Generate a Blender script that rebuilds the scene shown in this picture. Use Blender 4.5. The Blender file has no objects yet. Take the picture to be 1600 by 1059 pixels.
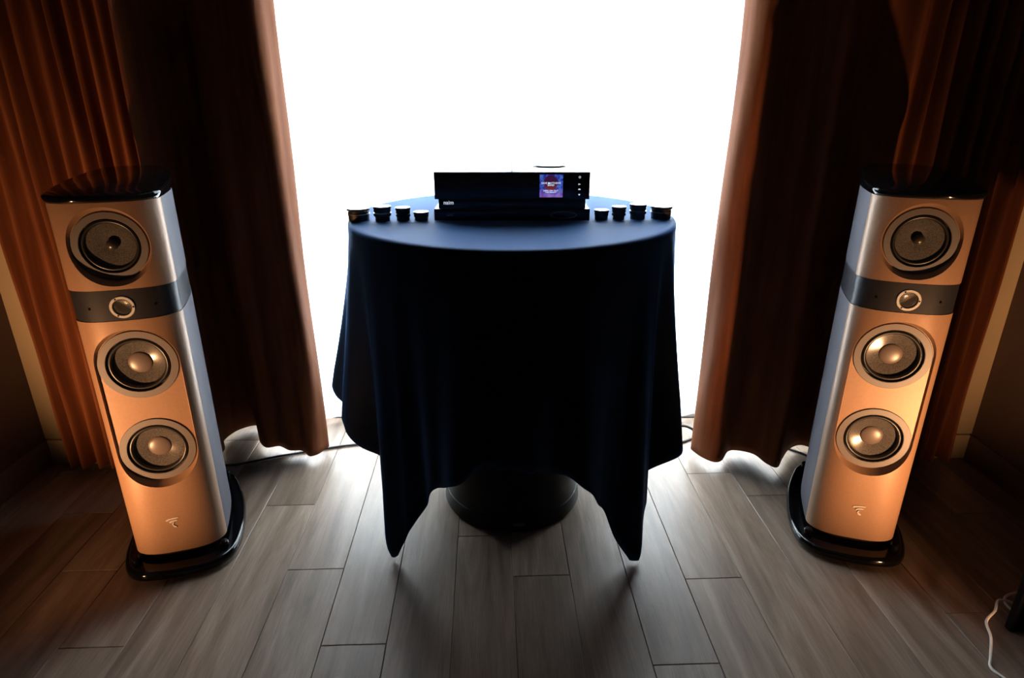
import bpy, bmesh, math, random
from mathutils import Vector, Matrix
random.seed(7)
PI = math.pi
scene = bpy.context.scene
COL = scene.collection

# ------------------------------------------------------------------ camera
cam_d = bpy.data.cameras.new('camera')
cam = bpy.data.objects.new('camera', cam_d); COL.objects.link(cam)
cam.location = (0, 0, 1.296)
cam.rotation_euler = (math.radians(90 - 21.2), 0, 0)
cam_d.sensor_width = 36.0
cam_d.lens = 980 / 1600 * 36.0
cam_d.clip_start = 0.02
scene.camera = cam

# ------------------------------------------------------------------ daylight (bright overcast sky outside the window)
world = bpy.data.worlds.new('world'); scene.world = world
world.use_nodes = True
bg = world.node_tree.nodes['Background']
bg.inputs[0].default_value = (0.86, 0.93, 1.0, 1)
bg.inputs[1].default_value = 24.0
portal_d = bpy.data.lights.new('window_portal', 'AREA')
portal_d.shape = 'RECTANGLE'; portal_d.size = 2.4; portal_d.size_y = 2.35
portal_d.cycles.is_portal = True
portal = bpy.data.objects.new('window_portal', portal_d); COL.objects.link(portal)
portal.location = (0, 2.56, 1.18); portal.rotation_euler = (math.radians(-90), 0, 0)

# warm floor spotlights, one in front of each loudspeaker (housings are built further down)
SPOT_L = dict(pos=(-1.42, 0.665, 0.12), aim=(-1.20, 1.54, 0.48), watts=122)
SPOT_R = dict(pos=(1.305, 0.675, 0.12), aim=(1.20, 1.58, 0.48), watts=122)
SPOT_COLOR = (1.0, 0.50, 0.22)
SPOT_ANGLE, SPOT_BLEND = 74, 1.0

# ------------------------------------------------------------------ exposure
vs = scene.view_settings
vs.view_transform = 'Standard'; vs.look = 'None'
vs.exposure = 0.0; vs.gamma = 1.0; vs.use_curve_mapping = False
scene.cycles.max_bounces = 8
scene.cycles.sample_clamp_indirect = 6.0
scene.cycles.caustics_reflective = False
scene.cycles.caustics_refractive = False

# ================================================================== helpers
def tag(o, label=None, cat=None, group=None, kind=None):
    if label: o['label'] = label
    if cat: o['category'] = cat
    if group: o['group'] = group
    if kind: o['kind'] = kind
    return o

def thing(name, label, cat, loc=(0, 0, 0), rz=0.0, group=None):
    o = bpy.data.objects.new(name, None); COL.objects.link(o)
    o.empty_display_size = 0.05
    o.location = loc; o.rotation_euler = (0, 0, rz)
    return tag(o, label, cat, group)

def finish(me, angle=35):
    me.validate()
    me.polygons.foreach_set('use_smooth', [True] * len(me.polygons))
    me.set_sharp_from_angle(angle=math.radians(angle))
    me.update()

def link(name, me, mat=None, parent=None, angle=35, smooth=True):
    if smooth: finish(me, angle)
    o = bpy.data.objects.new(name, me); COL.objects.link(o)
    if mat and not me.materials: me.materials.append(mat)
    if parent: o.parent = parent
    return o

def mesh_py(verts, faces):
    me = bpy.data.meshes.new('mesh'); me.from_pydata(verts, [], faces); me.update()
    return me

def fix_normals(me):
    bm = bmesh.new(); bm.from_mesh(me)
    bmesh.ops.recalc_face_normals(bm, faces=bm.faces)
    bm.to_mesh(me); bm.free()
    return me

def box_mesh(x0, x1, y0, y1, z0, z1, bev=0.0, seg=2):
    bm = bmesh.new()
    bmesh.ops.create_cube(bm, size=1)
    for v in bm.verts:
        v.co = Vector(((x0 + x1) / 2 + v.co.x * (x1 - x0), (y0 + y1) / 2 + v.co.y * (y1 - y0), (z0 + z1) / 2 + v.co.z * (z1 - z0)))
    if bev > 0:
        bmesh.ops.bevel(bm, geom=list(bm.edges), offset=bev, segments=seg, profile=0.6, affect='EDGES')
    me = bpy.data.meshes.new('mesh'); bm.to_mesh(me); bm.free()
    return me

def lathe(profile, seg=48, axis='z', center=(0, 0, 0), closed=False):
    """profile: list of (radius, height). axis 'y' turns around the local y axis, height runs along y."""
    verts, faces, rings = [], [], []
    for r, h in profile:
        if r < 1e-6:
            rings.append([len(verts)]); verts.append((0, 0, h))
        else:
            rings.append(list(range(len(verts), len(verts) + seg)))
            for k in range(seg):
                a = 2 * PI * k / seg
                verts.append((r * math.cos(a), r * math.sin(a), h))
    pairs = list(zip(rings[:-1], rings[1:]))
    if closed: pairs.append((rings[-1], rings[0]))
    for A, B in pairs:
        for k in range(seg):
            k2 = (k + 1) % seg
            if len(A) == 1 and len(B) == 1: continue
            if len(A) == 1: faces.append((A[0], B[k], B[k2]))
            elif len(B) == 1: faces.append((A[k], A[k2], B[0]))
            else: faces.append((A[k], A[k2], B[k2], B[k]))
    out = []
    for x, y, z in verts:
        if axis == 'y': x, y, z = x, z, y
        out.append((x + center[0], y + center[1], z + center[2]))
    return fix_normals(mesh_py(out, faces))

def prism(outline, levels):
    """loft of an outline [(x,y)], levels: list of (z, function(x,y)->(x,y) or inset)"""
    n = len(outline); verts = []; faces = []
    for z, fn in levels:
        for (x, y) in outline:
            if fn: x, y = fn(x, y)
            verts.append((x, y, z(x, y) if callable(z) else z))
    for l in range(len(levels) - 1):
        for k in range(n):
            k2 = (k + 1) % n
            faces.append((l * n + k, l * n + k2, (l + 1) * n + k2, (l + 1) * n + k))
    faces.append(tuple(reversed(range(n))))
    faces.append(tuple(range((len(levels) - 1) * n, len(levels) * n)))
    return fix_normals(mesh_py(verts, faces))

def offset_outline(pts, d):
    """move a closed counter-clockwise outline outwards by d"""
    n = len(pts); out = []
    for i in range(n):
        p0, p1, p2 = Vector(pts[i - 1]), Vector(pts[i]), Vector(pts[(i + 1) % n])
        t = (p2 - p0)
        if t.length < 1e-9: out.append(tuple(p1)); continue
        t.normalize()
        out.append((p1.x + t.y * d, p1.y - t.x * d))
    return out

def loft_outlines(rings):
    """rings: list of [(x,y,z)...] of equal length"""
    n = len(rings[0]); verts = [p for r in rings for p in r]; faces = []
    for l in range(len(rings) - 1):
        for k in range(n):
            k2 = (k + 1) % n
            faces.append((l * n + k, l * n + k2, (l + 1) * n + k2, (l + 1) * n + k))
    faces.append(tuple(reversed(range(n)))); faces.append(tuple(range((len(rings) - 1) * n, len(rings) * n)))
    return fix_normals(mesh_py(verts, faces))

def catmull(pts, per=8):
    P = [Vector(p) for p in pts]; P = [2 * P[0] - P[1]] + P + [2 * P[-1] - P[-2]]
    out = []
    for i in range(1, len(P) - 2):
        for k in range(per):
            t = k / per
            a, b, c, d = P[i - 1], P[i], P[i + 1], P[i + 2]
            out.append(0.5 * ((2 * b) + (c - a) * t + (2 * a - 5 * b + 4 * c - d) * t * t + (3 * b - a - 3 * c + d) * t ** 3))
    out.append(P[-2])
    return out

def tube(pts, r, seg=8, per=6):
    path = catmull([(xm(x), ym(y), z) for x, y, z in pts], per); verts = []; faces = []
    for i, p in enumerate(path):
        t = (path[min(i + 1, len(path) - 1)] - path[max(i - 1, 0)]).normalized()
        up = Vector((0, 0, 1)) if abs(t.z) < 0.9 else Vector((1, 0, 0))
        a = t.cross(up).normalized(); b = t.cross(a).normalized()
        for k in range(seg):
            w = 2 * PI * k / seg
            verts.append(tuple(p + a * r * math.cos(w) + b * r * math.sin(w)))
    m = len(path)
    for i in range(m - 1):
        for k in range(seg):
            k2 = (k + 1) % seg
            faces.append((i * seg + k, i * seg + k2, (i + 1) * seg + k2, (i + 1) * seg + k))
    faces.append(tuple(range(seg))); faces.append(tuple((m - 1) * seg + k for k in range(seg)))
    return fix_normals(mesh_py(verts, faces))

def boolean_cut(me, cutters):
    o = bpy.data.objects.new('tmp', me); COL.objects.link(o)
    tmp = [o]
    for c in cutters:
        co = bpy.data.objects.new('tmp_cut', c); COL.objects.link(co); tmp.append(co)
        m = o.modifiers.new('b', 'BOOLEAN'); m.operation = 'DIFFERENCE'; m.solver = 'EXACT'; m.object = co
    bpy.context.view_layer.update()
    dg = bpy.context.evaluated_depsgraph_get()
    res = bpy.data.meshes.new_from_object(o.evaluated_get(dg))
    for t in tmp: bpy.data.objects.remove(t)
    res.materials.clear()
    return res

def text_mesh(body, size, extrude=0.0002, align='CENTER', bold=0.0, width=None):
    cu = bpy.data.curves.new('txt', 'FONT'); cu.body = body; cu.size = size
    cu.align_x = align; cu.align_y = 'CENTER'; cu.extrude = extrude; cu.offset = bold; cu.resolution_u = 3
    o = bpy.data.objects.new('tmp', cu); COL.objects.link(o)
    bpy.context.view_layer.update()
    dg = bpy.context.evaluated_depsgraph_get()
    me = bpy.data.meshes.new_from_object(o.evaluated_get(dg))
    bpy.data.objects.remove(o)
    if width:
        xs = [v.co.x for v in me.vertices]; k = width / (max(xs) - min(xs)); c = (max(xs) + min(xs)) / 2
        for v in me.vertices: v.co.x = (v.co.x - c) * k
    me.materials.clear()
    return me

def face_front(me, x, y, z):
    """text lies in xy: stand it up facing -y at (x,y,z)"""
    me.transform(Matrix.Translation((x, y, z)) @ Matrix.Rotation(PI / 2, 4, 'X'))
    return me

# ------------------------------------------------------------------ materials
def new_mat(name):
    m = bpy.data.materials.new(name); m.use_nodes = True
    nt = m.node_tree
    return m, nt, nt.nodes['Principled BSDF']

def N(nt, t, **kw):
    n = nt.nodes.new(t)
    for k, v in kw.items():
        if k in n.inputs: n.inputs[k].default_value = v
        else: setattr(n, k, v)
    return n

def ramp(nt, fac, stops):
    r = nt.nodes.new('ShaderNodeValToRGB')
    e = r.color_ramp.elements
    while len(e) < len(stops): e.new(0.5)
    for i, (p, c) in enumerate(stops): e[i].position = p; e[i].color = (*c, 1)
    nt.links.new(fac, r.inputs[0])
    return r

def plain(name, col, rough=0.5, metal=0.0, spec=0.5, var=0.06, scale=60, bump=0.0, coat=0.0, sheen=0.0, sheen_col=None):
    """procedural: base colour varied a little by noise, optional fine relief"""
    m, nt, b = new_mat(name)
    tc = N(nt, 'ShaderNodeTexCoord')
    nz = N(nt, 'ShaderNodeTexNoise', Scale=scale, Detail=4.0)
    nt.links.new(tc.outputs['Object'], nz.inputs['Vector'])
    lo = tuple(c * (1 - var) for c in col); hi = tuple(min(1, c * (1 + var)) for c in col)
    r = ramp(nt, nz.outputs['Fac'], [(0.3, lo), (0.7, hi)])
    nt.links.new(r.outputs[0], b.inputs['Base Color'])
    b.inputs['Roughness'].default_value = rough
    b.inputs['Metallic'].default_value = metal
    b.inputs['Specular IOR Level'].default_value = spec
    if coat: b.inputs['Coat Weight'].default_value = coat; b.inputs['Coat Roughness'].default_value = 0.03
    if sheen:
        b.inputs['Sheen Weight'].default_value = sheen; b.inputs['Sheen Roughness'].default_value = 0.5
        b.inputs['Sheen Tint'].default_value = (*(sheen_col or col), 1)
    if bump:
        bp = N(nt, 'ShaderNodeBump', Strength=bump, Distance=0.001)
        nz2 = N(nt, 'ShaderNodeTexNoise', Scale=scale * 8, Detail=3.0)
        nt.links.new(tc.outputs['Object'], nz2.inputs['Vector'])
        nt.links.new(nz2.outputs['Fac'], bp.inputs['Height'])
        nt.links.new(bp.outputs[0], b.inputs['Normal'])
    return m

def mat_wood():
    m, nt, b = new_mat('plank_wood')
    tc = N(nt, 'ShaderNodeTexCoord'); oi = N(nt, 'ShaderNodeObjectInfo')
    mp = N(nt, 'ShaderNodeMapping'); mp.inputs['Scale'].default_value = (11, 1.1, 1)
    off = N(nt, 'ShaderNodeVectorMath', operation='MULTIPLY_ADD')
    comb = N(nt, 'ShaderNodeCombineXYZ')
    nt.links.new(oi.outputs['Random'], comb.inputs[0]); nt.links.new(oi.outputs['Random'], comb.inputs[1])
    nt.links.new(comb.outputs[0], off.inputs[0]); off.inputs[1].default_value = (13, 37, 0)
    nt.links.new(tc.outputs['Object'], off.inputs[2])
    nt.links.new(off.outputs[0], mp.inputs['Vector'])
    n1 = N(nt, 'ShaderNodeTexNoise', Scale=1.6, Detail=6.0, Roughness=0.62, Distortion=0.9)
    nt.links.new(mp.outputs[0], n1.inputs['Vector'])
    # fine grain
    mp2 = N(nt, 'ShaderNodeMapping'); mp2.inputs['Scale'].default_value = (190, 5, 1)
    nt.links.new(off.outputs[0], mp2.inputs['Vector'])
    n2 = N(nt, 'ShaderNodeTexNoise', Scale=2.0, Detail=4.0, Roughness=0.7, Distortion=0.4)
    nt.links.new(mp2.outputs[0], n2.inputs['Vector'])
    # cathedral rings
    mp3 = N(nt, 'ShaderNodeMapping'); mp3.inputs['Scale'].default_value = (9, 0.9, 1)
    nt.links.new(off.outputs[0], mp3.inputs['Vector'])
    n3 = N(nt, 'ShaderNodeTexNoise', Scale=0.9, Detail=1.0)
    nt.links.new(mp3.outputs[0], n3.inputs['Vector'])
    mul = N(nt, 'ShaderNodeMath', operation='MULTIPLY'); mul.inputs[1].default_value = 26.0
    nt.links.new(n3.outputs['Fac'], mul.inputs[0])
    fr = N(nt, 'ShaderNodeMath', operation='SINE'); nt.links.new(mul.outputs[0], fr.inputs[0])
    c1 = ramp(nt, n1.outputs['Fac'], [(0.25, (0.145, 0.096, 0.065)), (0.5, (0.265, 0.193, 0.143)), (0.75, (0.39, 0.305, 0.240))])
    c2 = ramp(nt, n2.outputs['Fac'], [(0.34, (0.60, 0.57, 0.55)), (0.60, (1, 1, 1))])
    mx = N(nt, 'ShaderNodeMix', data_type='RGBA', blend_type='MULTIPLY'); mx.inputs['Factor'].default_value = 0.6
    nt.links.new(c1.outputs[0], mx.inputs['A']); nt.links.new(c2.outputs[0], mx.inputs['B'])
    c3 = ramp(nt, fr.outputs[0], [(0.0, (0.78, 0.77, 0.76)), (0.5, (1, 1, 1))])
    mx2 = N(nt, 'ShaderNodeMix', data_type='RGBA', blend_type='MULTIPLY'); mx2.inputs['Factor'].default_value = 0.6
    nt.links.new(mx.outputs['Result'], mx2.inputs['A']); nt.links.new(c3.outputs[0], mx2.inputs['B'])
    hsv = N(nt, 'ShaderNodeHueSaturation')
    mr = N(nt, 'ShaderNodeMapRange'); mr.inputs['To Min'].default_value = 0.86; mr.inputs['To Max'].default_value = 1.10
    nt.links.new(oi.outputs['Random'], mr.inputs['Value']); nt.links.new(mr.outputs[0], hsv.inputs['Value'])
    nt.links.new(mx2.outputs['Result'], hsv.inputs['Color'])
    nt.links.new(hsv.outputs[0], b.inputs['Base Color'])
    rr = N(nt, 'ShaderNodeMapRange'); rr.inputs['To Min'].default_value = 0.28; rr.inputs['To Max'].default_value = 0.46
    nt.links.new(n2.outputs['Fac'], rr.inputs['Value']); nt.links.new(rr.outputs[0], b.inputs['Roughness'])
    b.inputs['Specular IOR Level'].default_value = 0.45
    bp = N(nt, 'ShaderNodeBump', Strength=0.28, Distance=0.0015)
    nt.links.new(n2.outputs['Fac'], bp.inputs['Height']); nt.links.new(bp.outputs[0], b.inputs['Normal'])
    return m

def mat_curtain():
    m, nt, b = new_mat('curtain_fabric')
    tc = N(nt, 'ShaderNodeTexCoord')
    mp = N(nt, 'ShaderNodeMapping'); mp.inputs['Scale'].default_value = (14, 14, 1.2)
    nt.links.new(tc.outputs['Object'], mp.inputs['Vector'])
    n1 = N(nt, 'ShaderNodeTexNoise', Scale=2.0, Detail=5.0, Roughness=0.6)
    nt.links.new(mp.outputs[0], n1.inputs['Vector'])
    c = ramp(nt, n1.outputs['Fac'], [(0.3, (0.105, 0.031, 0.012)), (0.7, (0.185, 0.062, 0.024))])
    nt.links.new(c.outputs[0], b.inputs['Base Color'])
    b.inputs['Roughness'].default_value = 0.75
    b.inputs['Specular IOR Level'].default_value = 0.12
    b.inputs['Sheen Weight'].default_value = 0.06; b.inputs['Sheen Tint'].default_value = (0.9, 0.4, 0.2, 1)
    n2 = N(nt, 'ShaderNodeTexNoise', Scale=500.0, Detail=2.0)
    nt.links.new(tc.outputs['Object'], n2.inputs['Vector'])
    bp = N(nt, 'ShaderNodeBump', Strength=0.2, Distance=0.001)
    nt.links.new(n2.outputs['Fac'], bp.inputs['Height']); nt.links.new(bp.outputs[0], b.inputs['Normal'])
    tr = N(nt, 'ShaderNodeBsdfTranslucent'); tr.inputs[0].default_value = (0.2, 0.07, 0.03, 1)
    mx = N(nt, 'ShaderNodeMixShader'); mx.inputs[0].default_value = 0.02
    out = nt.nodes['Material Output']
    nt.links.new(b.outputs[0], mx.inputs[1]); nt.links.new(tr.outputs[0], mx.inputs[2])
    nt.links.new(mx.outputs[0], out.inputs['Surface'])
    return m

def mat_sheer():
    m, nt, b = new_mat('sheer_fabric')
    nt.nodes.remove(b)
    tc = N(nt, 'ShaderNodeTexCoord')
    n1 = N(nt, 'ShaderNodeTexNoise', Scale=300.0, Detail=2.0)
    nt.links.new(tc.outputs['Object'], n1.inputs['Vector'])
    c = ramp(nt, n1.outputs['Fac'], [(0.3, (0.86, 0.88, 0.88)), (0.7, (0.95, 0.96, 0.96))])
    tr = N(nt, 'ShaderNodeBsdfTranslucent'); nt.links.new(c.outputs[0], tr.inputs[0])
    df = N(nt, 'ShaderNodeBsdfDiffuse'); df.inputs[0].default_value = (0.9, 0.92, 0.92, 1)
    tp = N(nt, 'ShaderNodeBsdfTransparent')
    m1 = N(nt, 'ShaderNodeMixShader'); m1.inputs[0].default_value = 0.3
    nt.links.new(tr.outputs[0], m1.inputs[1]); nt.links.new(df.outputs[0], m1.inputs[2])
    m2 = N(nt, 'ShaderNodeMixShader'); m2.inputs[0].default_value = 0.4
    nt.links.new(m1.outputs[0], m2.inputs[1]); nt.links.new(tp.outputs[0], m2.inputs[2])
    nt.links.new(m2.outputs[0], nt.nodes['Material Output'].inputs['Surface'])
    return m

def mat_glass():
    m, nt, b = new_mat('window_glass')
    nt.nodes.remove(b)
    tp = N(nt, 'ShaderNodeBsdfTransparent'); tp.inputs[0].default_value = (0.96, 0.98, 0.98, 1)
    gl = N(nt, 'ShaderNodeBsdfGlossy'); gl.inputs['Roughness'].default_value = 0.02
    m2 = N(nt, 'ShaderNodeMixShader'); m2.inputs[0].default_value = 0.06
    nt.links.new(tp.outputs[0], m2.inputs[1]); nt.links.new(gl.outputs[0], m2.inputs[2])
    nt.links.new(m2.outputs[0], nt.nodes['Material Output'].inputs['Surface'])
    return m

def mat_flax(name='flax_cone', lo=(0.028, 0.026, 0.025), hi=(0.115, 0.105, 0.098)):
    m, nt, b = new_mat(name)
    tc = N(nt, 'ShaderNodeTexCoord')
    mp = N(nt, 'ShaderNodeMapping'); mp.inputs['Scale'].default_value = (1, 1, 1)
    nt.links.new(tc.outputs['Object'], mp.inputs['Vector'])
    n1 = N(nt, 'ShaderNodeTexNoise', Scale=420.0, Detail=4.0, Roughness=0.75)
    nt.links.new(mp.outputs[0], n1.inputs['Vector'])
    c = ramp(nt, n1.outputs['Fac'], [(0.35, lo), (0.65, hi)])
    nt.links.new(c.outputs[0], b.inputs['Base Color'])
    b.inputs['Roughness'].default_value = 0.15
    b.inputs['Specular IOR Level'].default_value = 0.7
    bp = N(nt, 'ShaderNodeBump', Strength=0.04, Distance=0.0005)
    nt.links.new(n1.outputs['Fac'], bp.inputs['Height']); nt.links.new(bp.outputs[0], b.inputs['Normal'])
    return m

def mat_emit(name, col, strength):
    m, nt, b = new_mat(name)
    b.inputs['Base Color'].default_value = (*col, 1)
    b.inputs['Emission Color'].default_value = (*col, 1); b.inputs['Emission Strength'].default_value = strength
    return m

def mat_screen():
    """lit display: soft blue and violet clouds around a dark red round patch"""
    m, nt, b = new_mat('screen_picture')
    tc = N(nt, 'ShaderNodeTexCoord')
    n1 = N(nt, 'ShaderNodeTexNoise', Scale=4.0, Detail=5.0, Distortion=0.6)
    nt.links.new(tc.outputs['Generated'], n1.inputs['Vector'])
    c = ramp(nt, n1.outputs['Fac'], [(0.30, (0.008, 0.006, 0.10)), (0.46, (0.02, 0.03, 0.36)), (0.58, (0.06, 0.16, 0.62)), (0.70, (0.30, 0.20, 0.62))])
    sep = N(nt, 'ShaderNodeSeparateXYZ'); nt.links.new(tc.outputs['Generated'], sep.inputs[0])
    # lower edge leans to pink
    mr = N(nt, 'ShaderNodeMapRange'); mr.inputs['From Min'].default_value = 0.45; mr.inputs['From Max'].default_value = 0.0
    mr.inputs['To Max'].default_value = 0.45
    nt.links.new(sep.outputs[2], mr.inputs['Value'])
    mx0 = N(nt, 'ShaderNodeMix', data_type='RGBA'); nt.links.new(mr.outputs[0], mx0.inputs['Factor'])
    nt.links.new(c.outputs[0], mx0.inputs['A']); mx0.inputs['B'].default_value = (0.50, 0.18, 0.62, 1)
    # round patch
    vm = N(nt, 'ShaderNodeVectorMath', operation='DISTANCE')
    cx = N(nt, 'ShaderNodeCombineXYZ'); nt.links.new(sep.outputs[0], cx.inputs[0]); nt.links.new(sep.outputs[2], cx.inputs[1])
    nt.links.new(cx.outputs[0], vm.inputs[0]); vm.inputs[1].default_value = (0.47, 0.66, 0)
    add = N(nt, 'ShaderNodeMath', operation='MULTIPLY_ADD'); add.inputs[1].default_value = 0.16
    nt.links.new(n1.outputs['Fac'], add.inputs[0]); nt.links.new(vm.outputs['Value'], add.inputs[2])
    p = ramp(nt, add.outputs[0], [(0.36, (1, 1, 1)), (0.44, (0, 0, 0))])
    red = ramp(nt, sep.outputs[2], [(0.35, (0.26, 0.03, 0.02)), (0.6, (0.05, 0.01, 0.05))])
    mx = N(nt, 'ShaderNodeMix', data_type='RGBA'); nt.links.new(p.outputs[0], mx.inputs['Factor'])
    nt.links.new(mx0.outputs['Result'], mx.inputs['A']); nt.links.new(red.outputs[0], mx.inputs['B'])
    b.inputs['Base Color'].default_value = (0.01, 0.01, 0.01, 1); b.inputs['Roughness'].default_value = 0.2
    nt.links.new(mx.outputs['Result'], b.inputs['Emission Color']); b.inputs['Emission Strength'].default_value = 0.75
    return m

M = {}
M['wood'] = mat_wood()
M['grout'] = plain('grout', (0.045, 0.038, 0.034), 0.9)
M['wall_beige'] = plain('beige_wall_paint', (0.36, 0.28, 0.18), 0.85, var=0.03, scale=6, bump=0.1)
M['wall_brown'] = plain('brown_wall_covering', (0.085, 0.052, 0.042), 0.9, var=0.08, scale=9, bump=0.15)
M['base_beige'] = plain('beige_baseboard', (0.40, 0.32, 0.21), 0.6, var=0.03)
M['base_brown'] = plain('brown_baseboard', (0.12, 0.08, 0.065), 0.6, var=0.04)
M['ceiling'] = plain('ceiling_paint', (0.07, 0.055, 0.05), 0.95)
M['white_frame'] = plain('white_frame', (0.75, 0.77, 0.75), 0.5)
M['curtain'] = mat_curtain()
M['sheer'] = mat_sheer()
M['glass'] = mat_glass()
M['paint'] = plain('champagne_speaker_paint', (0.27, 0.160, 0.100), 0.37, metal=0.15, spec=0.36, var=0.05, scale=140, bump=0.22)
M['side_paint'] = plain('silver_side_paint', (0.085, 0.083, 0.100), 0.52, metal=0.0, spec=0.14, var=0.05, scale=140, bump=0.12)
M['band'] = plain('dark_band', (0.014, 0.014, 0.019), 0.42, spec=0.22, var=0.1, bump=0.05)
M['gloss_black'] = plain('gloss_black', (0.003, 0.003, 0.0035), 0.07, spec=0.3)
M['black_satin'] = plain('black_satin', (0.008, 0.008, 0.010), 0.32, spec=0.4)
M['black_matt'] = plain('black_matt', (0.004, 0.004, 0.0045), 0.6, spec=0.12)
M['rubber'] = plain('black_rubber', (0.012, 0.011, 0.011), 0.35)
M['ring'] = plain('taupe_ring', (0.125, 0.112, 0.110), 0.45, metal=0.1, var=0.03)
M['flax'] = mat_flax()
M['dust'] = plain('taupe_dust_cap', (0.115, 0.088, 0.08), 0.36, var=0.04, scale=300)
M['plug'] = plain('black_plug', (0.03, 0.026, 0.022), 0.3)
M['chrome'] = plain('chrome', (0.75, 0.72, 0.68), 0.14, metal=1.0, var=0.02)
M['aluminium'] = plain('brushed_aluminium', (0.72, 0.70, 0.68), 0.26, metal=0.4, var=0.04)
M['grille'] = plain('tweeter_mesh', (0.05, 0.045, 0.04), 0.3, metal=0.5)
M['cloth'] = plain('black_tablecloth', (0.0012, 0.0034, 0.012), 0.62, spec=0.05, var=0.12, scale=40, bump=0.15, sheen=0.44, sheen_col=(0.12, 0.38, 1.0))
M['amp'] = plain('black_amplifier', (0.008, 0.008, 0.011), 0.24, spec=0.45, bump=0.03)
M['pedestal'] = plain('black_pedestal', (0.006, 0.006, 0.008), 0.45, spec=0.2)
M['cable'] = plain('black_cable', (0.012, 0.012, 0.013), 0.45)
M['white_cord'] = plain('white_cord', (0.72, 0.68, 0.62), 0.5)
M['light_glyph'] = mat_emit('lit_glyph', (0.80, 0.88, 1.0), 0.75)
M['screen_text'] = mat_emit('lit_text', (0.72, 0.80, 1.0), 0.9)
M['dim_print'] = plain('dim_print', (0.10, 0.09, 0.11), 0.5)
M['screen'] = mat_screen()

# ================================================================== room shell
def ym(y): return 0.970 * y - 0.034          # depth in the room from the surveyed depth
def xm(x): return 1.005 * x
XW, YL, YR, YREC, YG, ZC, YB = 1.745, ym(2.15), ym(2.19), ym(2.60), ym(2.53), 2.50, -3.2
XR = 1.26                                   # half width of the window recess
floor = link('floor', box_mesh(-XW - .1, XW + .1, YB, YREC + .1, -0.06, -0.006), M['grout'])
tag(floor, 'grey brown wood plank floor under the table and loudspeakers', 'floor', kind='structure')
# planks: laid about two degrees off the walls, joints where the photograph has them
TH = math.radians(2.15); PW = 0.1650; S0 = -0.1085
joints = {-4: 1.90, -3: 1.575, -2: 1.288, -1: 0.98, 0: 1.71, 1: 1.522, 2: 0.93, 3: 1.196, 4: 1.492, 5: 0.99, 6: 1.895, 7: 1.62,
          8: 1.335, 9: 0.93, 10: 1.765, -5: 2.185, -6: 1.305, -7: 1.593, -8: 1.88, -9: 1.1, -10: 1.45, -11: 1.8}
PL = 1.02
def clip(poly, a, b, c):                     # keep a*x+b*y<=c
    out = []
    for i in range(len(poly)):
        p, q = poly[i], poly[(i + 1) % len(poly)]
        dp, dq = a * p[0] + b * p[1] - c, a * q[0] + b * q[1] - c
        if dp <= 0: out.append(p)
        if (dp < 0 < dq) or (dq < 0 < dp):
            t = dp / (dp - dq); out.append((p[0] + (q[0] - p[0]) * t, p[1] + (q[1] - p[1]) * t))
    return out
def inset_poly(poly, d):
    n = len(poly); c = Vector((sum(p[0] for p in poly) / n, sum(p[1] for p in poly) / n)); out = []
    lines = []
    for i in range(n):
        p, q = Vector(poly[i]), Vector(poly[(i + 1) % n]); t = (q - p).normalized(); nn = Vector((-t.y, t.x))
        lines.append((p + nn * d, t))
    for i in range(n):
        (p, t), (q, u) = lines[i - 1], lines[i]
        den = t.x * u.y - t.y * u.x
        if abs(den) < 1e-6: out.append(tuple(q)); continue
        k = ((q.x - p.x) * u.y - (q.y - p.y) * u.x) / den
        out.append(tuple(p + t * k))
    return out
ct, st = math.cos(TH), math.sin(TH)
for k in range(-11, 12):
    x0, x1 = S0 + PW * k, S0 + PW * (k + 1)
    j = ym(joints.get(k, 1.2))
    while j > -0.9: j -= PL
    while j < 2.9:
        y0, y1 = j, j + PL; j += PL
        poly = [(x0, y0), (x1, y0), (x1, y1), (x0, y1)]
        poly = [(x * ct - y * st, x * st + y * ct) for x, y in poly]
        for a, b_, c_ in ((-1, 0, XW), (1, 0, XW), (0, -1, 0.9), (0, 1, YG - .02)):
            poly = clip(poly, a, b_, c_)
            if len(poly) < 3: break
        if len(poly) < 3: continue
        pc = []
        for p in poly:
            if not pc or (Vector(p) - Vector(pc[-1])).length > 1e-4: pc.append(p)
        if (Vector(pc[0]) - Vector(pc[-1])).length < 1e-4: pc.pop()
        if len(pc) < 3: continue
        area = 0.5 * sum(pc[i][0] * pc[(i + 1) % len(pc)][1] - pc[(i + 1) % len(pc)][0] * pc[i][1] for i in range(len(pc)))
        if area < 0.0008: continue
        cx = sum(p[0] for p in pc) / len(pc); cy = sum(p[1] for p in pc) / len(pc)
        r0 = inset_poly(pc, 0.0006); r1 = inset_poly(pc, 0.0018)
        lift = random.uniform(-0.0002, 0.0)
        rot = lambda p: ((p[0] - cx) * ct + (p[1] - cy) * st, -(p[0] - cx) * st + (p[1] - cy) * ct)
        rings = [[(*rot(p), -0.009) for p in r0], [(*rot(p), -0.0014) for p in r0], [(*rot(p), 0.0 + lift) for p in r1]]
        pk = link('plank', loft_outlines(rings), M['wood'], floor, smooth=False)
        pk.location = (cx, cy, 0); pk.rotation_euler = (0, 0, TH)

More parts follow.
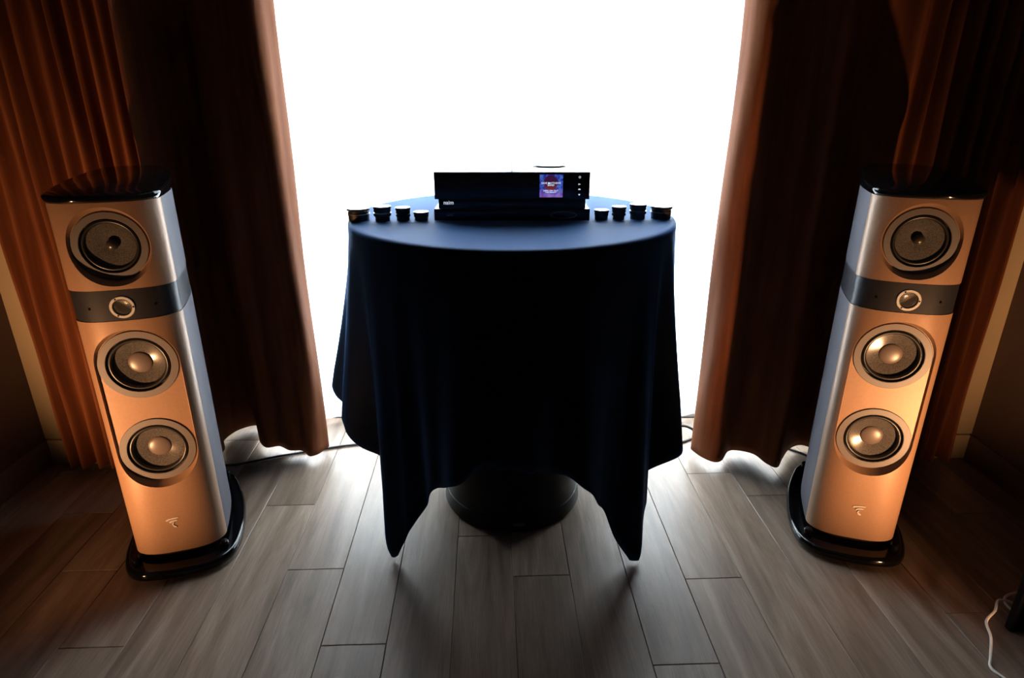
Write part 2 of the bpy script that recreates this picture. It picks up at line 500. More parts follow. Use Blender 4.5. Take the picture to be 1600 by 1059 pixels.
def struct(name, me, mat, label=None, cat=None):
    o = link(name, me, mat); return tag(o, label, cat, kind='structure')
struct('ceiling', box_mesh(-XW - .1, XW + .1, YB - .1, YREC + .2, ZC, ZC + .1), M['ceiling'], 'plain ceiling above the window and curtains', 'ceiling')
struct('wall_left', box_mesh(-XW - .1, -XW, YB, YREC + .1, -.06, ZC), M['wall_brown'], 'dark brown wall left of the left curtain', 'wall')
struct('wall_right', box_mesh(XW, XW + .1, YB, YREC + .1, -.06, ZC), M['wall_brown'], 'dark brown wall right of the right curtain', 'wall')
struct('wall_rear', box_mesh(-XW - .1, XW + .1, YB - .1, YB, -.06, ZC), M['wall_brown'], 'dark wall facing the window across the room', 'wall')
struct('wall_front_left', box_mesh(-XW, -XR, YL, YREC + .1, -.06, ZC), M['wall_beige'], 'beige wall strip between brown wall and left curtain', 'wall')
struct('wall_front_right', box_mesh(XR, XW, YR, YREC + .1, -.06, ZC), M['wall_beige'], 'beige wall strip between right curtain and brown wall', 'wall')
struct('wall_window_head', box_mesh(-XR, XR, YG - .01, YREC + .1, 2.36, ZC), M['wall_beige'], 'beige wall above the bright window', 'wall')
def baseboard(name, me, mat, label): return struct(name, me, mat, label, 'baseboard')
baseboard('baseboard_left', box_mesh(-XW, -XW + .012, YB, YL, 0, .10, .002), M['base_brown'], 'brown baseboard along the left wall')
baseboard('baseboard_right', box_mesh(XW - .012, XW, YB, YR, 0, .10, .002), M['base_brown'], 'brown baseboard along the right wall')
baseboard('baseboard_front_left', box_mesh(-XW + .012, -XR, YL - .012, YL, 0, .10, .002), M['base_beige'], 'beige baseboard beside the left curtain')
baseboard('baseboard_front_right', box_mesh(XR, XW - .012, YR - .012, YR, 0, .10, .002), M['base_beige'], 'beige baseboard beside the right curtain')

# sliding glass doors filling the recess
def frame_mesh(x0, x1, z0, z1, y0, y1, w):
    bm = bmesh.new()
    for (a, b, c, d) in ((x0, x1, z0, z0 + w), (x0, x1, z1 - w, z1), (x0, x0 + w, z0 + w, z1 - w), (x1 - w, x1, z0 + w, z1 - w)):
        t = bmesh.ops.create_cube(bm, size=1)
        for v in t['verts']:
            v.co = Vector(((a + b) / 2 + v.co.x * (b - a), (y0 + y1) / 2 + v.co.y * (y1 - y0), (c + d) / 2 + v.co.z * (d - c)))
    me = bpy.data.meshes.new('mesh'); bm.to_mesh(me); bm.free(); return me
win = struct('window_1', frame_mesh(-XR, XR, -.005, 2.36, YG, YREC + .04, .04), M['white_frame'], 'tall bright sliding window behind the draped table', 'window')
for (a, b, y) in ((-XR + .04, .02, YG + .015), (-.02, XR - .04, YG + .045)):
    link('sash', frame_mesh(a, b, .036, 2.319, y, y + .025, .045), M['white_frame'], win)
    link('pane', box_mesh(a + .045, b - .045, y + .010, y + .015, .081, 2.274), M['glass'], win, smooth=False)

# ================================================================== curtains
def curtain(name, pts, z0, z1, mat, label, cat, group, thick=0.0022, nz=34, wob=0.004, per=7, seed=1, hem=None):
    path = catmull([(xm(x), ym(y), 0) for x, y in pts], per); n = len(path)
    rnd = random.Random(seed); ph = [rnd.uniform(0, 6.28) for _ in range(6)]
    verts = []; faces = []
    for j in range(nz + 1):
        t = (j / nz) ** 1.3; z = z0 + (z1 - z0) * t
        for i, p in enumerate(path):
            s = i / n * 20
            dx = wob * (math.sin(3.1 * z + s * 1.3 + ph[0]) + .6 * math.sin(7.3 * z + s * 2.1 + ph[1]))
            dy = wob * (math.sin(2.7 * z + s * 1.7 + ph[2]) + .6 * math.sin(8.9 * z + s * 2.9 + ph[3]))
            dz = (hem(i / (n - 1)) if hem else 0) * (1 - t) ** 6
            verts.append((p.x + dx, p.y + dy, z + dz))
    for j in range(nz):
        for i in range(n - 1):
            a = j * n + i; faces.append((a, a + 1, a + n + 1, a + n))
    o = link(name, fix_normals(mesh_py(verts, faces)), mat, angle=80)
    m = o.modifiers.new('thickness', 'SOLIDIFY'); m.thickness = thick; m.offset = 0
    return tag(o, label, cat, group)

def pleats(xs, y_front, y_back):
    """zigzag of irregular folds: xs are fold crest and valley positions"""
    return [(x, y_front + random.uniform(0, .012) if i % 2 == 0 else y_back - random.uniform(0, .014)) for i, x in enumerate(xs)]
lx = [-1.612, -1.588, -1.560, -1.537, -1.500, -1.478, -1.452, -1.430, -1.398, -1.380, -1.345, -1.328, -1.298, -1.279, -1.246, -1.228, -1.200, -1.183, -1.158, -1.142, -1.122]
left_pts = pleats(lx, 2.058, 2.124) + [ (-1.10, 2.20), (-1.13, 2.27), (-1.115, 2.36), (-1.065, 2.40), (-1.03, 2.36), (-1.00, 2.275), (-.95, 2.225), (-.90, 2.235), (-.85, 2.20),
            (-.80, 2.195), (-.762, 2.155), (-.735, 2.165), (-.722, 2.20), (-.715, 2.235), (-.735, 2.25)]
curtain('curtain', left_pts, .022, ZC - .004, M['curtain'], 'heavy rust brown curtain hanging at the left of the window', 'curtain', 'heavy curtains', seed=3)
rx = [1.612, 1.590, 1.557, 1.535, 1.500, 1.480, 1.448, 1.428, 1.394, 1.372, 1.335, 1.316, 1.286, 1.266, 1.236, 1.215]
right_pts = [(x, y - .01) for x, y in pleats(rx, 2.10, 2.165)] + [(1.19, 2.14), (1.165, 2.20), (1.12, 2.23), (1.06, 2.20), (1.01, 2.14), (.965, 2.075), (.935, 2.10), (.915, 2.165), (.87, 2.19),
            (.83, 2.185), (.785, 2.13), (.745, 2.115), (.71, 2.14), (.695, 2.175), (.69, 2.21), (.71, 2.23)]
curtain('curtain', right_pts, .024, ZC - .004, M['curtain'], 'heavy rust brown curtain hanging at the right of the window', 'curtain', 'heavy curtains', seed=9)
def sheer_pts(xa, xb, y, seed):
    rnd = random.Random(seed); out = []; x = xa; i = 0
    while x < xb:
        out.append((x, y + (.010 if i % 2 else -.010) + rnd.uniform(-.003, .003))); x += rnd.uniform(.03, .06); i += 1
    out.append((xb, y)); return out
curtain('sheer_curtain', sheer_pts(-1.20, .004, 2.474, 4), .02, ZC - .004, M['sheer'], 'white sheer curtain over the left half of the window', 'curtain', 'sheer curtains', thick=.0006, nz=10, wob=.001, per=4)
curtain('sheer_curtain', sheer_pts(-.004, 1.20, 2.500, 5), .02, ZC - .004, M['sheer'], 'white sheer curtain over the right half of the window', 'curtain', 'sheer curtains', thick=.0006, nz=10, wob=.001, per=4)

# ================================================================== table
TX, TY, TZ, TR = 0.0, ym(1.945) + .012, 0.966, 0.467
tb = thing('round_table', 'round table with black conical pedestal, mostly hidden under a black cloth', 'table', (TX, TY, 0))
link('tabletop', lathe([(0, TZ - .03), (TR - .02, TZ - .03), (TR - .008, TZ - .026), (TR - .004, TZ - .012), (TR - .008, TZ - .003), (TR - .014, TZ), (0, TZ)], 72), M['black_matt'], tb)
ped = link('pedestal', lathe([(0, .052), (.2225, .052), (.2215, .058), (.150, TZ - .06), (.16, TZ - .045), (.16, TZ - .031), (0, TZ - .031)], 72), M['pedestal'], tb)
bs = link('base_ring', lathe([(0, 0.0), (.222, 0.0), (.229, .004), (.2315, .010), (.2245, .050), (.222, .0515), (0, .0515)], 72), M['pedestal'], tb)
bd = box_mesh(-.020, .020, -.0006, .0006, -.006, .006, .0005, 1)
bd.transform(Matrix.Translation((.022, -.2285, .032)) @ Matrix.Rotation(-.12, 4, 'X'))
link('badge', bd, M['dim_print'], bs)

# square black cloth draped over the round top: the corners hang down to the floor
HS = 1.026
SL = [(-180, .225), (-170, .13), (-160, .115), (-150, -.05), (-143, .01), (-137, .035), (-130, .0), (-124, -.035), (-115, .015), (-106, .09), (-96, .0), (-86, .085),
      (-76, .0), (-66, .045), (-57, -.02), (-50, -.015), (-43, .058), (-37, .03), (-33, -.03), (-25, .135), (-16, .04), (-6, .10), (6, -.01), (20, .07), (33, -.01), (45, .01), (57, -.02),
      (70, .0), (82, -.01), (94, .0), (106, -.02), (120, .0), (135, .01), (147, -.02), (158, .06), (169, .05), (180, .225)]
def slope(a):
    for (a0, s0), (a1, s1) in zip(SL, SL[1:]):
        if a0 <= a <= a1:
            t = (a - a0) / (a1 - a0); t = t * t * (3 - 2 * t); return s0 + (s1 - s0) * t
    return 0
NA, NT = 540, 30
verts = [(0, 0, TZ + .003)]; faces = []
rings = [(.15, 0), (.30, 0), (TR - .03, 0), (TR - .012, -.0004)]
for r, dz in rings:
    for k in range(NA):
        a = 2 * PI * k / NA - PI
        verts.append((r * math.cos(a), r * math.sin(a), TZ + .003 + dz))
for j in range(NT + 1):
    for k in range(NA):
        ad = 360 * k / NA - 180; a = math.radians(ad)
        E = HS / max(abs(math.cos(a)), abs(math.sin(a)))
        E = min(E, HS * 1.4142 - .02)
        drop = E - TR + .006 * math.sin(a * 23 + 1.0) + .004 * math.sin(a * 41)
        drop = min(drop, TZ - .004)
        if j < 4:                                    # round-over of the table edge
            w = (j + 1) / 4 * PI / 2; rr = TR - .006 + .012 * math.sin(w); z = TZ + .003 - .012 * (1 - math.cos(w))
        else:
            t = (j - 3) / (NT - 3); d = .012 + (drop - .012) * t
            sl = slope(ad)
            rr = TR + .006 + sl * max(0, d - .03) * (0.75 + .25 * min(1, d / .5)) + .004 * math.sin(a * 31 + 2) * t
            if ad > 20 and ad < 160: rr = min(rr, TR + .012)
            z = TZ + .003 - d
        verts.append((rr * math.cos(a), rr * math.sin(a), z))
for k in range(NA): faces.append((0, 1 + k, 1 + (k + 1) % NA))
for l in range(len(rings) + NT):
    for k in range(NA):
        k2 = (k + 1) % NA
        faces.append((1 + l * NA + k, 1 + l * NA + k2, 1 + (l + 1) * NA + k2, 1 + (l + 1) * NA + k))
cl = link('tablecloth', fix_normals(mesh_py(verts, faces)), M['cloth'], angle=75)
cl.location = (TX, TY, 0)
m = cl.modifiers.new('thickness', 'SOLIDIFY'); m.thickness = .0012; m.offset = 1
tag(cl, 'square black tablecloth draped over the round table, corners hanging to the floor', 'tablecloth')
TOP = TZ + .0045

# ================================================================== loudspeakers
A, B = 0.122, 0.058                                  # half width and depth of the curved front
def front_y(x, a=A, b=B): return b * (1 - math.sqrt(max(0, 1 - min(1, abs(x) / a) ** 3)))
def front_outline(a=A, b=B, back=0.058, n=44, inset=0.0):
    pts = []
    for i in range(n + 1):
        x = a * math.sin(-PI / 2 + PI * i / n); pts.append((x, front_y(x, a, b) + inset))
    pts[0] = (-a, b - .0005); pts[-1] = (a, b - .0005)
    return pts + [(a, back + .004), (-a, back + .004)] if back > b - .0005 else pts
def side_outline(off=0.0):
    half = catmull([(A, .0635, 0), (A + .0015, .10, 0), (A, .19, 0), (.112, .27, 0), (.094, .345, 0), (.070, .392, 0), (.035, .408, 0), (0, .410, 0)], 5)
    h = [(p.x, p.y) for p in half]
    full = h + [(-x, y) for x, y in reversed(h[:-1])]
    return full
def full_outline(off=0.0):
    f = [(A * math.sin(-PI / 2 + PI * i / 44), 0) for i in range(45)]
    f = [(x, front_y(x)) for x, _ in f]
    s = side_outline()
    o = f + s
    return offset_outline(o, off)
def stadium(r, zc0, zc1, y, n=40):
    pts = []
    for i in range(n + 1): a = PI * i / n; pts.append((r * math.cos(a), y, zc1 + r * math.sin(a)))
    for i in range(n + 1): a = PI + PI * i / n; pts.append((r * math.cos(a), y, zc0 + r * math.sin(a)))
    return pts
def circle(r, zc, y, n=72): return [(r * math.cos(2 * PI * i / n), y, zc + r * math.sin(2 * PI * i / n)) for i in range(n)]
Z_MID, Z_TW, Z_W1, Z_W2, Z_LOGO, Z_BOT, Z_TOP = .955, .8045, .638, .384, .155, .056, 1.062
ZB0, ZB1 = .7705, .8490

def driver(parent, name, zc, yf, R, kind):
    """yf: depth of the flat the ring is screwed to"""
    root = link(name, lathe([(R, yf), (R, yf - .0022), (R - .0012, yf - .0034), (R * .815, yf - .0034), (R * .80, yf - .002), (R * .80, yf + .012), (R * .81, yf + .012), (R * .82, yf)], 64, 'y', (0, 0, zc), closed=True), M['ring'], parent)
    root['label'] = 'round driver with flat taupe ring'
    # dark trough + half-roll surround
    prof = [(R * .80, yf + .010), (R * .775, yf + .010)]
    for i in range(9):
        w = PI * i / 8
        prof.append((R * (.715 + .055 * math.cos(w)), yf + .006 - .0065 * math.sin(w)))
    prof += [(R * .655, yf + .010), (R * .64, yf + .011)]
    link('surround', lathe(prof, 64, 'y', (0, 0, zc)), M['rubber'], root)
    if kind == 'mid':
        link('cone', lathe([(R * .66, yf + .0060), (R * .63, yf + .0055), (R * .14, yf + .0215), (0, yf + .022)], 64, 'y', (0, 0, zc)), M['flax'], root)
        link('phase_plug', lathe([(R * .14, yf + .022), (R * .16, yf + .0175), (R * .165, yf + .014), (R * .145, yf + .0095), (R * .10, yf + .0062), (R * .05, yf + .0045), (0, yf + .004)], 32, 'y', (0, 0, zc)), M['plug'], root)
    else:
        link('cone', lathe([(R * .66, yf + .0105), (R * .60, yf + .011), (R * .29, yf + .0195), (R * .20, yf + .0215), (0, yf + .0215)], 64, 'y', (0, 0, zc)), M['flax'], root)
        prof = []
        for i in range(9):
            w = i / 8 * PI / 2
            prof.append((R * .31 * math.cos(w), yf + .0190 - .0075 * math.sin(w)))
        link('dust_cap', lathe(prof, 40, 'y', (0, 0, zc)), M['dust'], root)
    return root

def build_speaker(loc, rz, label):
    t = thing('floor_speaker', label, 'loudspeaker', loc, rz, 'pair of tower loudspeakers')
    fo = front_outline()
    yfw, yfm = .026, .022
    # lower baffle with the long recess shared by both woofers
    low = prism(fo, [(Z_BOT, None), (ZB0 - .001, None)])
    rec = loft_outlines([stadium(.1090, Z_W2, Z_W1, -.004), stadium(.0962, Z_W2, Z_W1, yfw)])
    holes = [loft_outlines([circle(.078, z, -.01), circle(.078, z, .09)]) for z in (Z_W1, Z_W2)]
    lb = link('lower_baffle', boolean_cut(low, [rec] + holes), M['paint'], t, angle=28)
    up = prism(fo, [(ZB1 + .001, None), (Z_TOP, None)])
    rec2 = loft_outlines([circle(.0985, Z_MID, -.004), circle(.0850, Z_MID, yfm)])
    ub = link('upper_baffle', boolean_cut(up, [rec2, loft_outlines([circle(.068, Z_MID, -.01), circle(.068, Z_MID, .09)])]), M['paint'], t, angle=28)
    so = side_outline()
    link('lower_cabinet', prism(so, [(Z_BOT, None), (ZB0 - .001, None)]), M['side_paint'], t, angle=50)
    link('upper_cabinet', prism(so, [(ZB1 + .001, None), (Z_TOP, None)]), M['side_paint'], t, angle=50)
    ii = lambda x, y: (x * .988, y + .0012)
    band = link('tweeter_band', boolean_cut(prism(fo, [(ZB0, ii), (ZB1, ii)]), [loft_outlines([circle(.0285, Z_TW, -.01), circle(.0285, Z_TW, .030)])]), M['band'], t, angle=28)
    band['label'] = 'dark band holding the tweeter'
    link('side_band', prism(so, [(ZB0, ii), (ZB1, ii)]), M['band'], t, angle=50)
    for sx in (-1, 1):
        y = front_y(.073) + .0012
        sc = lathe([(0, y - .0003), (.003, y - .0003), (.0034, y), (.0034, y + .004), (0, y + .004)], 16, 'y', (sx * .073, 0, Z_TW))
        link('screw', sc, M['gloss_black'], band)
    # top cap, rising a little to the back
    rise = lambda z: (lambda x, y: z + .075 * max(0, y) * 1.0)
    o0, o1, o2 = full_outline(.001), full_outline(.0045), full_outline(-.002)
    ring = lambda o, z: [(x, y, z + .07 * max(0, y) * (1 if z > Z_TOP + .002 else 0)) for x, y in o]
    link('top_cap', loft_outlines([ring(o0, Z_TOP + .0012), ring(o1, Z_TOP + .005), ring(full_outline(.0055), Z_TOP + .010), ring(o1, Z_TOP + .014), ring(o2, Z_TOP + .0165)]), M['gloss_black'], t, angle=60)
    # drivers
    driver(t, 'midrange', Z_MID, yfm, .083, 'mid')
    driver(t, 'woofer', Z_W1, yfw, .0945, 'woofer')
    driver(t, 'woofer', Z_W2, yfw, .0945, 'woofer')
    yt = .0
    tw = link('tweeter', lathe([(.0285, yt + .008), (.0285, yt + .0002), (.0275, yt - .0012), (.0222, yt - .0012), (.0212, yt + .001), (.0212, yt + .008)], 48, 'y', (0, 0, Z_TW), closed=True), M['aluminium'], t)
    tw['label'] = 'round tweeter in a bright metal ring'
    dome = []
    for i in range(8):
        w = i / 7 * PI / 2; dome.append((.0195 * math.cos(w), yt + .006 + .009 * math.sin(w)))
    link('dome', lathe([(.0215, yt + .006)] + dome, 40, 'y', (0, 0, Z_TW)), M['aluminium'], tw)
    # mesh grille over the inverted dome
    bm = bmesh.new()
    def bar(x0, z0, x1, z1, r=.00030):
        p, q = Vector((x0, 0, z0)), Vector((x1, 0, z1)); d = (q - p); L = d.length
        if L < .002: return
        c = bmesh.ops.create_cube(bm, size=1)['verts']; ang = math.atan2(d.z, d.x)
        for v in c:
            lx, lz = v.co.x * L, v.co.z * 2 * r
            v.co = Vector(((p.x + q.x) / 2 + lx * math.cos(ang) - lz * math.sin(ang), yt + .0022 + v.co.y * .0006, Z_TW + (p.z + q.z) / 2 + lx * math.sin(ang) + lz * math.cos(ang)))
    for ang in (0, PI / 3, 2 * PI / 3):
        for i in range(-5, 6):
            o = i * .0036; h = math.sqrt(max(0, .0212 ** 2 - o * o))
            c, s_ = math.cos(ang), math.sin(ang)
            bar(-h * c - o * s_, -h * s_ + o * c, h * c - o * s_, h * s_ + o * c)
    me = bpy.data.meshes.new('mesh'); bm.to_mesh(me); bm.free()
    g = link('grille', me, M['grille'], tw, smooth=False); g['kind'] = 'stuff'
    for k in range(3):
        a = PI / 2 + k * 2 * PI / 3 + .5
        link('lug', box_mesh(.0246 * math.cos(a) - .002, .0246 * math.cos(a) + .002, yt - .0022, yt - .001, Z_TW + .0246 * math.sin(a) - .002, Z_TW + .0246 * math.sin(a) + .002, .0006, 1), M['chrome'], tw)
    # emblem low on the front: three curved strokes narrowing downwards
    em = thing('emblem', None, None); em.parent = t
    strokes = [[(-.019, .0125), (-.008, .0165), (.004, .0180), (.018, .0185), (.0165, .0150), (.004, .0142), (-.007, .0128), (-.0165, .0085)],
               [(-.010, .0045), (-.002, .0085), (.006, .0098), (.014, .0100), (.0125, .0066), (.005, .0060), (-.001, .0046), (-.0075, .0010)],
               [(-.002, -.0075), (-.0035, -.0030), (-.001, .0010), (.004, .0032), (.0015, -.0010), (.0005, -.0045), (.003, -.0085), (.0090, -.0125), (.0065, -.0150), (.0005, -.0125)]]
    for s_ in strokes:
        pts = [(x * .92, z) for x, z in s_]
        n = len(pts); vv = []; ff = []
        for dy in (-.0024, .002):
            for x, z in pts: vv.append((x, front_y(x) + dy, Z_LOGO + z))
        ff.append(tuple(range(n))); ff.append(tuple(range(2 * n - 1, n - 1, -1)))
        for k in range(n): ff.append((k, (k + 1) % n, n + (k + 1) % n, n + k))
        link('emblem_stroke', fix_normals(mesh_py(vv, ff)), M['aluminium'], em, smooth=False)
    # plinth
    hp = catmull([(0, -.062, 0), (.055, -.058, 0), (.105, -.045, 0), (.140, -.012, 0), (.157, .045, 0), (.163, .13, 0), (.155, .25, 0), (.133, .35, 0), (.105, .425, 0), (.055, .455, 0), (0, .46, 0)], 6)
    h = [(p.x, p.y) for p in hp]
    po = h + [(-x, y) for x, y in reversed(h[1:-1])]
    if True:
        rg = lambda d, z: [(x, y, z) for x, y in offset_outline(po, d)]
        link('plinth', loft_outlines([rg(-.004, .010), rg(0, .013), rg(.0, .024), rg(-.002, .031), rg(-.007, .0355), rg(-.014, .0365)]), M['gloss_black'], t, angle=60)
    neck = [(x * .80, .02 + y * .86) for x, y in full_outline(0)]
    link('neck', prism(neck, [(.0365, None), (Z_BOT, None)]), M['black_matt'], t)
    for (x, y) in ((-.118, .012), (.118, .012), (-.085, .41), (.085, .41)):
        link('foot_bolt', lathe([(0, .0365), (.0125, .0365), (.0125, .052), (.010, .0555), (.0, .0565)], 24, 'z', (x, y, 0)), M['gloss_black'], t)
        link('foot', lathe([(0, 0), (.016, 0), (.018, .003), (.016, .010), (0, .010)], 24, 'z', (x, y, 0)), M['black_satin'], t)
    return t
build_speaker((xm(-.966), ym(1.566), 0), math.radians(17.5), 'tall champagne coloured tower loudspeaker left of the draped table')
build_speaker((xm(1.017), ym(1.625), 0), math.radians(-17.5), 'tall champagne coloured tower loudspeaker right of the draped table')

# ================================================================== hi-fi units on the table
BX, BY = 0.0, ym(1.838)
lo = thing('audio_component', 'flat black audio component under the amplifier, on the table', 'hi-fi unit', (BX, BY, TOP))
link('case', box_mesh(-.216, .216, .004, .285, .003, .0335, .004, 3), M['amp'], lo)
link('front_panel', box_mesh(-.216, .216, 0, .0045, .001, .0335, .0012, 2), M['amp'], lo)
for x in (-.18, .18):
    for y in (.03, .25): link('foot', lathe([(0, 0), (.014, 0), (.015, .0035), (0, .0035)], 20, 'z', (x, y, 0)), M['rubber'], lo)
ov = []; prof = 40
vv = []; ff = []
for i in range(prof):
    a = 2 * PI * i / prof
    for (rx_, rz_) in ((.0370, .0100), (.0355, .0088)):
        for y in (-.0006, .001): vv.append((.143 + rx_ * math.cos(a), y, .0165 + rz_ * math.sin(a)))
for i in range(prof):
    j = (i + 1) % prof; a, b_ = 4 * i, 4 * j
    for p, q in ((0, 1), (1, 3), (3, 2), (2, 0)): ff.append((a + p, a + q, b_ + q, b_ + p))
o_ = link('oval_outline', fix_normals(mesh_py(vv, ff)), plain('copper_line', (0.35, 0.22, 0.17), 0.4, metal=0.6), lo); o_['label'] = 'thin copper coloured oval outline'
link('printed_name', face_front(text_mesh('uniti', .0105), -.172, -.0003, .0165), M['dim_print'], lo, smooth=False)

Z2 = TOP + .0335
am = thing('stereo_amplifier', 'black stereo amplifier with a small lit colour screen, on the table', 'amplifier', (BX, BY, Z2))
link('foot_plinth', box_mesh(-.203, .203, .0012, .255, .0008, .0264, .0015, 2), M['amp'], am)
H2 = 1.1035 - Z2
link('case', box_mesh(-.213, .213, .006, .265, .0262, H2, .0015, 2), M['amp'], am)
link('front_panel', box_mesh(-.213, .213, 0, .0062, .0262, H2 - .0006, .001, 2), M['amp'], am)
link('top_seam', box_mesh(-.0012, .0012, .001, .262, H2 - .001, H2 + .0003), M['black_matt'], am, smooth=False)
dl = link('volume_dial', lathe([(.052, H2 + .0002), (.050, H2 + .004), (.047, H2 + .0045), (.0, H2 + .0035)], 64, 'z', (.110, .155, 0)), M['amp'], am)
link('dial_groove', lathe([(.0555, H2 - .001), (.0555, H2 + .0004), (.0522, H2 + .0004), (.0522, H2 - .001)], 64, 'z', (.110, .155, 0), closed=True), M['black_matt'], dl)
zz = lambda z: z - Z2
sc = link('screen', box_mesh(.0755, .1390, -.0008, .001, zz(1.0355), zz(1.0965)), M['screen'], am, smooth=False); sc['label'] = 'small lit colour screen in blue and violet'
for body, size, wd, z in (('DAVE MATTHEWS', .0066, .053, 1.0735), ('BAND', .0066, .018, 1.0680), ('HERE ON OUT', .0062, .041, 1.0530), ('COME TOMORROW', .0030, .030, 1.0488)):
    link('screen_line', face_front(text_mesh(body, size, .00015, bold=.00012, width=wd), .1065, -.0010, zz(z)), M['screen_text'], sc, smooth=False)
link('logo', face_front(text_mesh('naim', .0150, .0002, bold=.0001), -.175, .0008, zz(1.0205)), M['light_glyph'], am, smooth=False)
# touch symbols in a column: power, play, source, heart
def flat(pts, x, z, name):
    n = len(pts); vv = [(x + a, -.0006, z + b_) for a, b_ in pts] + [(x + a, .001, z + b_) for a, b_ in pts]
    ff = [tuple(range(n)), tuple(range(2 * n - 1, n - 1, -1))] + [(k, (k + 1) % n, n + (k + 1) % n, n + k) for k in range(n)]
    return link(name, fix_normals(mesh_py(vv, ff)), M['light_glyph'], am, smooth=False)
bx_ = .1845
arc = [(.0030 * math.cos(a), .0030 * math.sin(a)) for a in [PI / 2 + .55 + i * (2 * PI - 1.1) / 14 for i in range(15)]]
arc += [(x * .62, z * .62) for x, z in reversed(arc)]
pw = flat(arc, bx_, zz(1.0895), 'touch_symbol')
link('bar', box_mesh(bx_ - .0004, bx_ + .0004, -.0006, .001, zz(1.0895), zz(1.0895) + .0032), M['light_glyph'], pw, smooth=False)
flat([(-.0030, .0024), (.0004, .0007), (.0026, .0007), (.0026, -.0007), (.0004, -.0007), (-.0030, -.0024)], bx_, zz(1.0705), 'touch_symbol')
flat([(-.0032, -.0016), (-.0032, .0002), (-.0014, .0020), (.0014, .0020), (.0032, .0002), (.0032, -.0016)], bx_, zz(1.0570), 'touch_symbol')
flat([(0, -.0026), (-.0026, .0004), (-.0022, .0020), (-.0008, .0022), (0, .0012), (.0008, .0022), (.0022, .0020), (.0026, .0004)], bx_, zz(1.0425), 'touch_symbol')

# ------------------------------------------------------------------ small round canisters beside the hi-fi
M['jar'] = plain('black_canister', (0.012, 0.011, 0.012), 0.3, spec=0.4)
M['jar_brown'] = plain('dark_brown_canister', (0.020, 0.015, 0.013), 0.4)
M['lid'] = plain('glossy_lid', (0.035, 0.036, 0.04), 0.16, spec=0.6)
M['trim_line'] = plain('pale_metal_line', (0.5, 0.45, 0.4), 0.3, metal=0.9)
def canister(x, y, r, rb, h, peak, style, label):
    t = thing('round_canister', label, 'canister', (x, y, TOP), 0, 'small round canisters on the table')
    body = M['jar_brown'] if style == 'wide' else M['jar']
    rb = min(rb * 1.08, r * .92)
    if style == 'wide':
        link('body', lathe([(0, 0), (rb, 0), (rb * 1.01, h * .25), (r * .90, h * .27), (r * .92, h * .52), (r * .90, h * .54), (r * .90, h * .80), (0, h * .80)], 40), body, t)
        link('metal_line', lathe([(r * .90, h * .525), (r * .985, h * .525), (r * .985, h * .565), (r * .90, h * .565)], 40, closed=True), M['trim_line'], t)
    elif style == 'tall':
        link('body', lathe([(0, 0), (rb, 0), (rb, h * .30), (r * .90, h * .32), (r * .98, h * .36), (r * .98, h * .52), (r * .86, h * .545), (r * .86, h * .60), (r * .95, h * .62), (r * .95, h * .84), (0, h * .84)], 40), body, t)
        link('metal_line', lathe([(r * .87, h * .535), (r * .99, h * .535), (r * .99, h * .56), (r * .87, h * .56)], 40, closed=True), M['trim_line'], t)
    elif style == 'ribbed':
        link('body', lathe([(0, 0), (rb, 0), (rb, h * .28), (r * .92, h * .30), (r * .96, h * .34), (r * .96, h * .50), (r * .92, h * .52), (r * .92, h * .58), (r * .96, h * .60), (r * .95, h * .80), (0, h * .80)], 40), body, t)
    else:
        link('body', lathe([(0, 0), (rb, 0), (rb, h * .36), (r * .93, h * .40), (r * .96, h * .76), (0, h * .76)], 40), body, t)
    z0 = h * (.805 if style == 'wide' else .845 if style == 'tall' else .805 if style == 'ribbed' else .765)
    link('lid', lathe([(0, z0), (r * .97, z0), (r, z0 + h * .03), (r, h * .965), (r * .985, h), (r * .55, h + peak * .45), (0, h + peak)], 40), M['lid'], t)
    return t
for x, yf, r, rb, h, pk, stl, lab in (
    (-.421, 1.826, .0322, .0265, .034, .0004, 'wide', 'wide squat canister at the left rim of the tabletop'),
    (-.3555, 1.826, .0252, .0190, .040, .0035, 'tall', 'tall black canister with domed lid, second from the left table rim'),
    (-.300, 1.832, .0213, .0170, .036, .0030, 'ribbed', 'slim black canister with domed lid, third from the left table rim'),
    (-.251, 1.838, .0220, .0170, .0235, .0003, 'low', 'low small black canister just left of the amplifier'),
    (.249, 1.851, .0209, .0170, .0265, .0003, 'low', 'low small black canister just right of the amplifier'),
    (.297, 1.851, .0205, .0150, .036, .0030, 'ribbed', 'slim black canister with domed lid, third from the right table rim'),
    (.351, 1.857, .0243, .0192, .041, .0035, 'tall', 'tall black canister with domed lid, second from the right table rim'),
    (.416, 1.857, .0312, .0255, .035, .0004, 'wide', 'wide squat canister at the right rim of the tabletop')):
    canister(xm(x) * (ym(yf) + rb) / ym(yf), ym(yf) + rb, r, rb, h, pk, stl, lab)

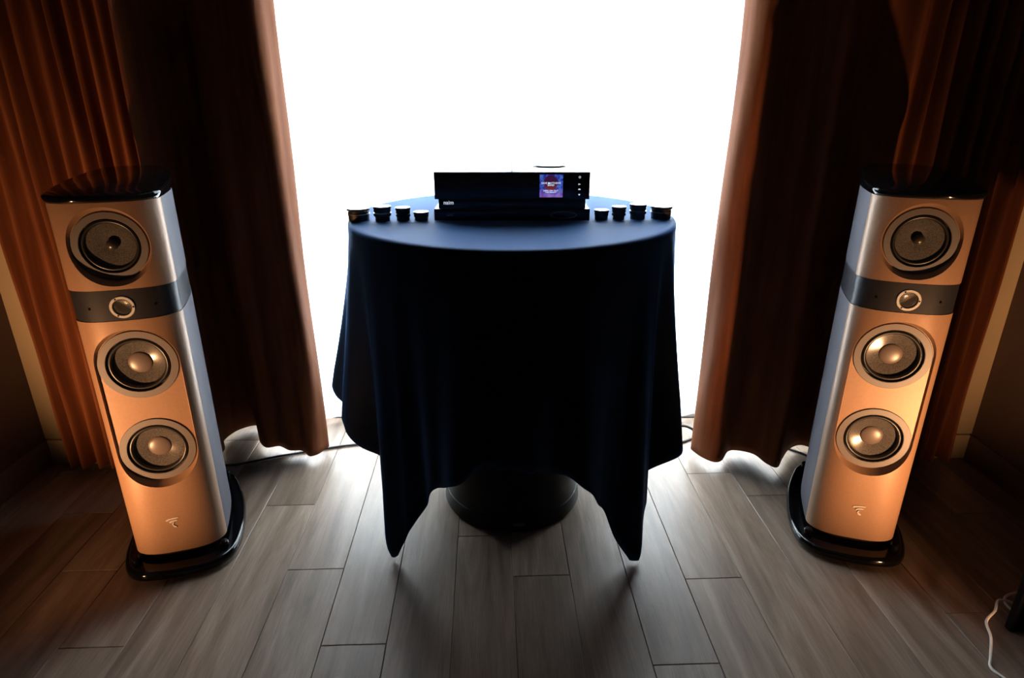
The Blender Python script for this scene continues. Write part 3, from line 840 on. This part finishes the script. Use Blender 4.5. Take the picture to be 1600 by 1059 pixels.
# ================================================================== cables, side table, floor spotlights
cb = link('speaker_cable', tube([(-1.16, 2.02, .005), (-1.083, 2.109, .005), (-1.029, 2.123, .005), (-.967, 2.150, .005), (-.904, 2.178, .005), (-.806, 2.216, .005), (-.725, 2.243, .005), (-.644, 2.267, .005), (-.45, 2.31, .005), (-.2, 2.33, .005)], .0045), M['cable'])
tag(cb, 'black cable on the floor from left loudspeaker towards the table', 'cable')
cb = link('speaker_cable', tube([(.2, 2.33, .005), (.45, 2.31, .005), (.58, 2.285, .005), (.669, 2.290, .005), (.729, 2.322, .005), (.80, 2.34, .005), (.95, 2.33, .005), (1.12, 2.20, .005), (1.18, 2.06, .005)], .0045), M['cable'])
tag(cb, 'black cable on the floor from right curtain towards the table', 'cable')
cb = link('power_cable', tube([(.52, 2.33, .006), (.60, 2.34, .010), (.66, 2.365, .030), (.70, 2.375, .034), (.735, 2.37, .022), (.755, 2.36, .008), (.85, 2.36, .006), (1.0, 2.38, .006)], .0055), M['cable'])
tag(cb, 'thick black cable curling up beside the right curtain hem', 'cable')

sd = thing('side_table', 'black side table at the right edge of the picture, one leg showing', 'side table', (xm(1.283), ym(1.335) - .385, 0))
for (x, y) in ((0, .365), (.345, .365), (0, 0), (.345, 0)):
    link('leg', box_mesh(x, x + .055, y, y + .020, 0, .52, .0015, 1), M['black_matt'], sd)
link('table_top', box_mesh(.03, .402, -.006, .391, .52, .542, .002, 1), M['black_matt'], sd)  # unseen top, its height and depth shaped to shade the far right curtain
cd = link('white_cord', tube([(1.50, 1.50, .005), (1.43, 1.46, .006), (1.35, 1.425, .020), (1.318, 1.39, .026), (1.325, 1.362, .022), (1.338, 1.386, .028), (1.30, 1.392, .034), (1.262, 1.352, .036), (1.217, 1.318, .032), (1.197, 1.270, .028), (1.171, 1.226, .008),
                                (1.155, 1.200, .004), (1.164, 1.172, .004), (1.20, 1.10, .004), (1.24, 1.0, .004), (1.22, .86, .004)], .0032), M['white_cord'])
tag(cd, 'thin white cord looping over the floor beside the black table leg', 'cord')

def spotlight(cfg, label):
    p, a = Vector(cfg['pos']), Vector(cfg['aim']); d = (a - p).normalized()
    t = thing('floor_spotlight', label, 'spotlight', (p.x, p.y, 0), 0, 'floor spotlights')
    link('base', lathe([(0, 0), (.055, 0), (.057, .004), (.054, .010), (0, .011)], 32), M['black_satin'], t)
    link('stem', lathe([(.006, .010), (.006, p.z - .035)], 12), M['black_satin'], t)
    q = d.to_track_quat('Z', 'Y').to_matrix().to_4x4()
    can = lathe([(0, -.075), (.025, -.073), (.032, -.06), (.036, -.004), (.036, .008), (.034, .008), (.033, -.004), (.029, -.012), (0, -.014)], 32)
    can.transform(Matrix.Translation((0, 0, p.z)) @ q)
    link('lamp_can', can, M['black_satin'], t)
    ld = bpy.data.lights.new('warm_lamp', 'SPOT'); ld.energy = cfg['watts']; ld.color = SPOT_COLOR
    ld.spot_size = math.radians(SPOT_ANGLE); ld.spot_blend = SPOT_BLEND; ld.shadow_soft_size = .022
    lo_ = bpy.data.objects.new('warm_lamp', ld); COL.objects.link(lo_)
    lo_.parent = t; lo_.location = Vector((0, 0, p.z)) + d * .034
    lo_.rotation_euler = (-d).to_track_quat('Z', 'Y').to_euler()
    return t
spotlight(SPOT_L, 'small black spotlight on the floor shining at the left loudspeaker')
spotlight(SPOT_R, 'small black spotlight on the floor shining at the right loudspeaker')
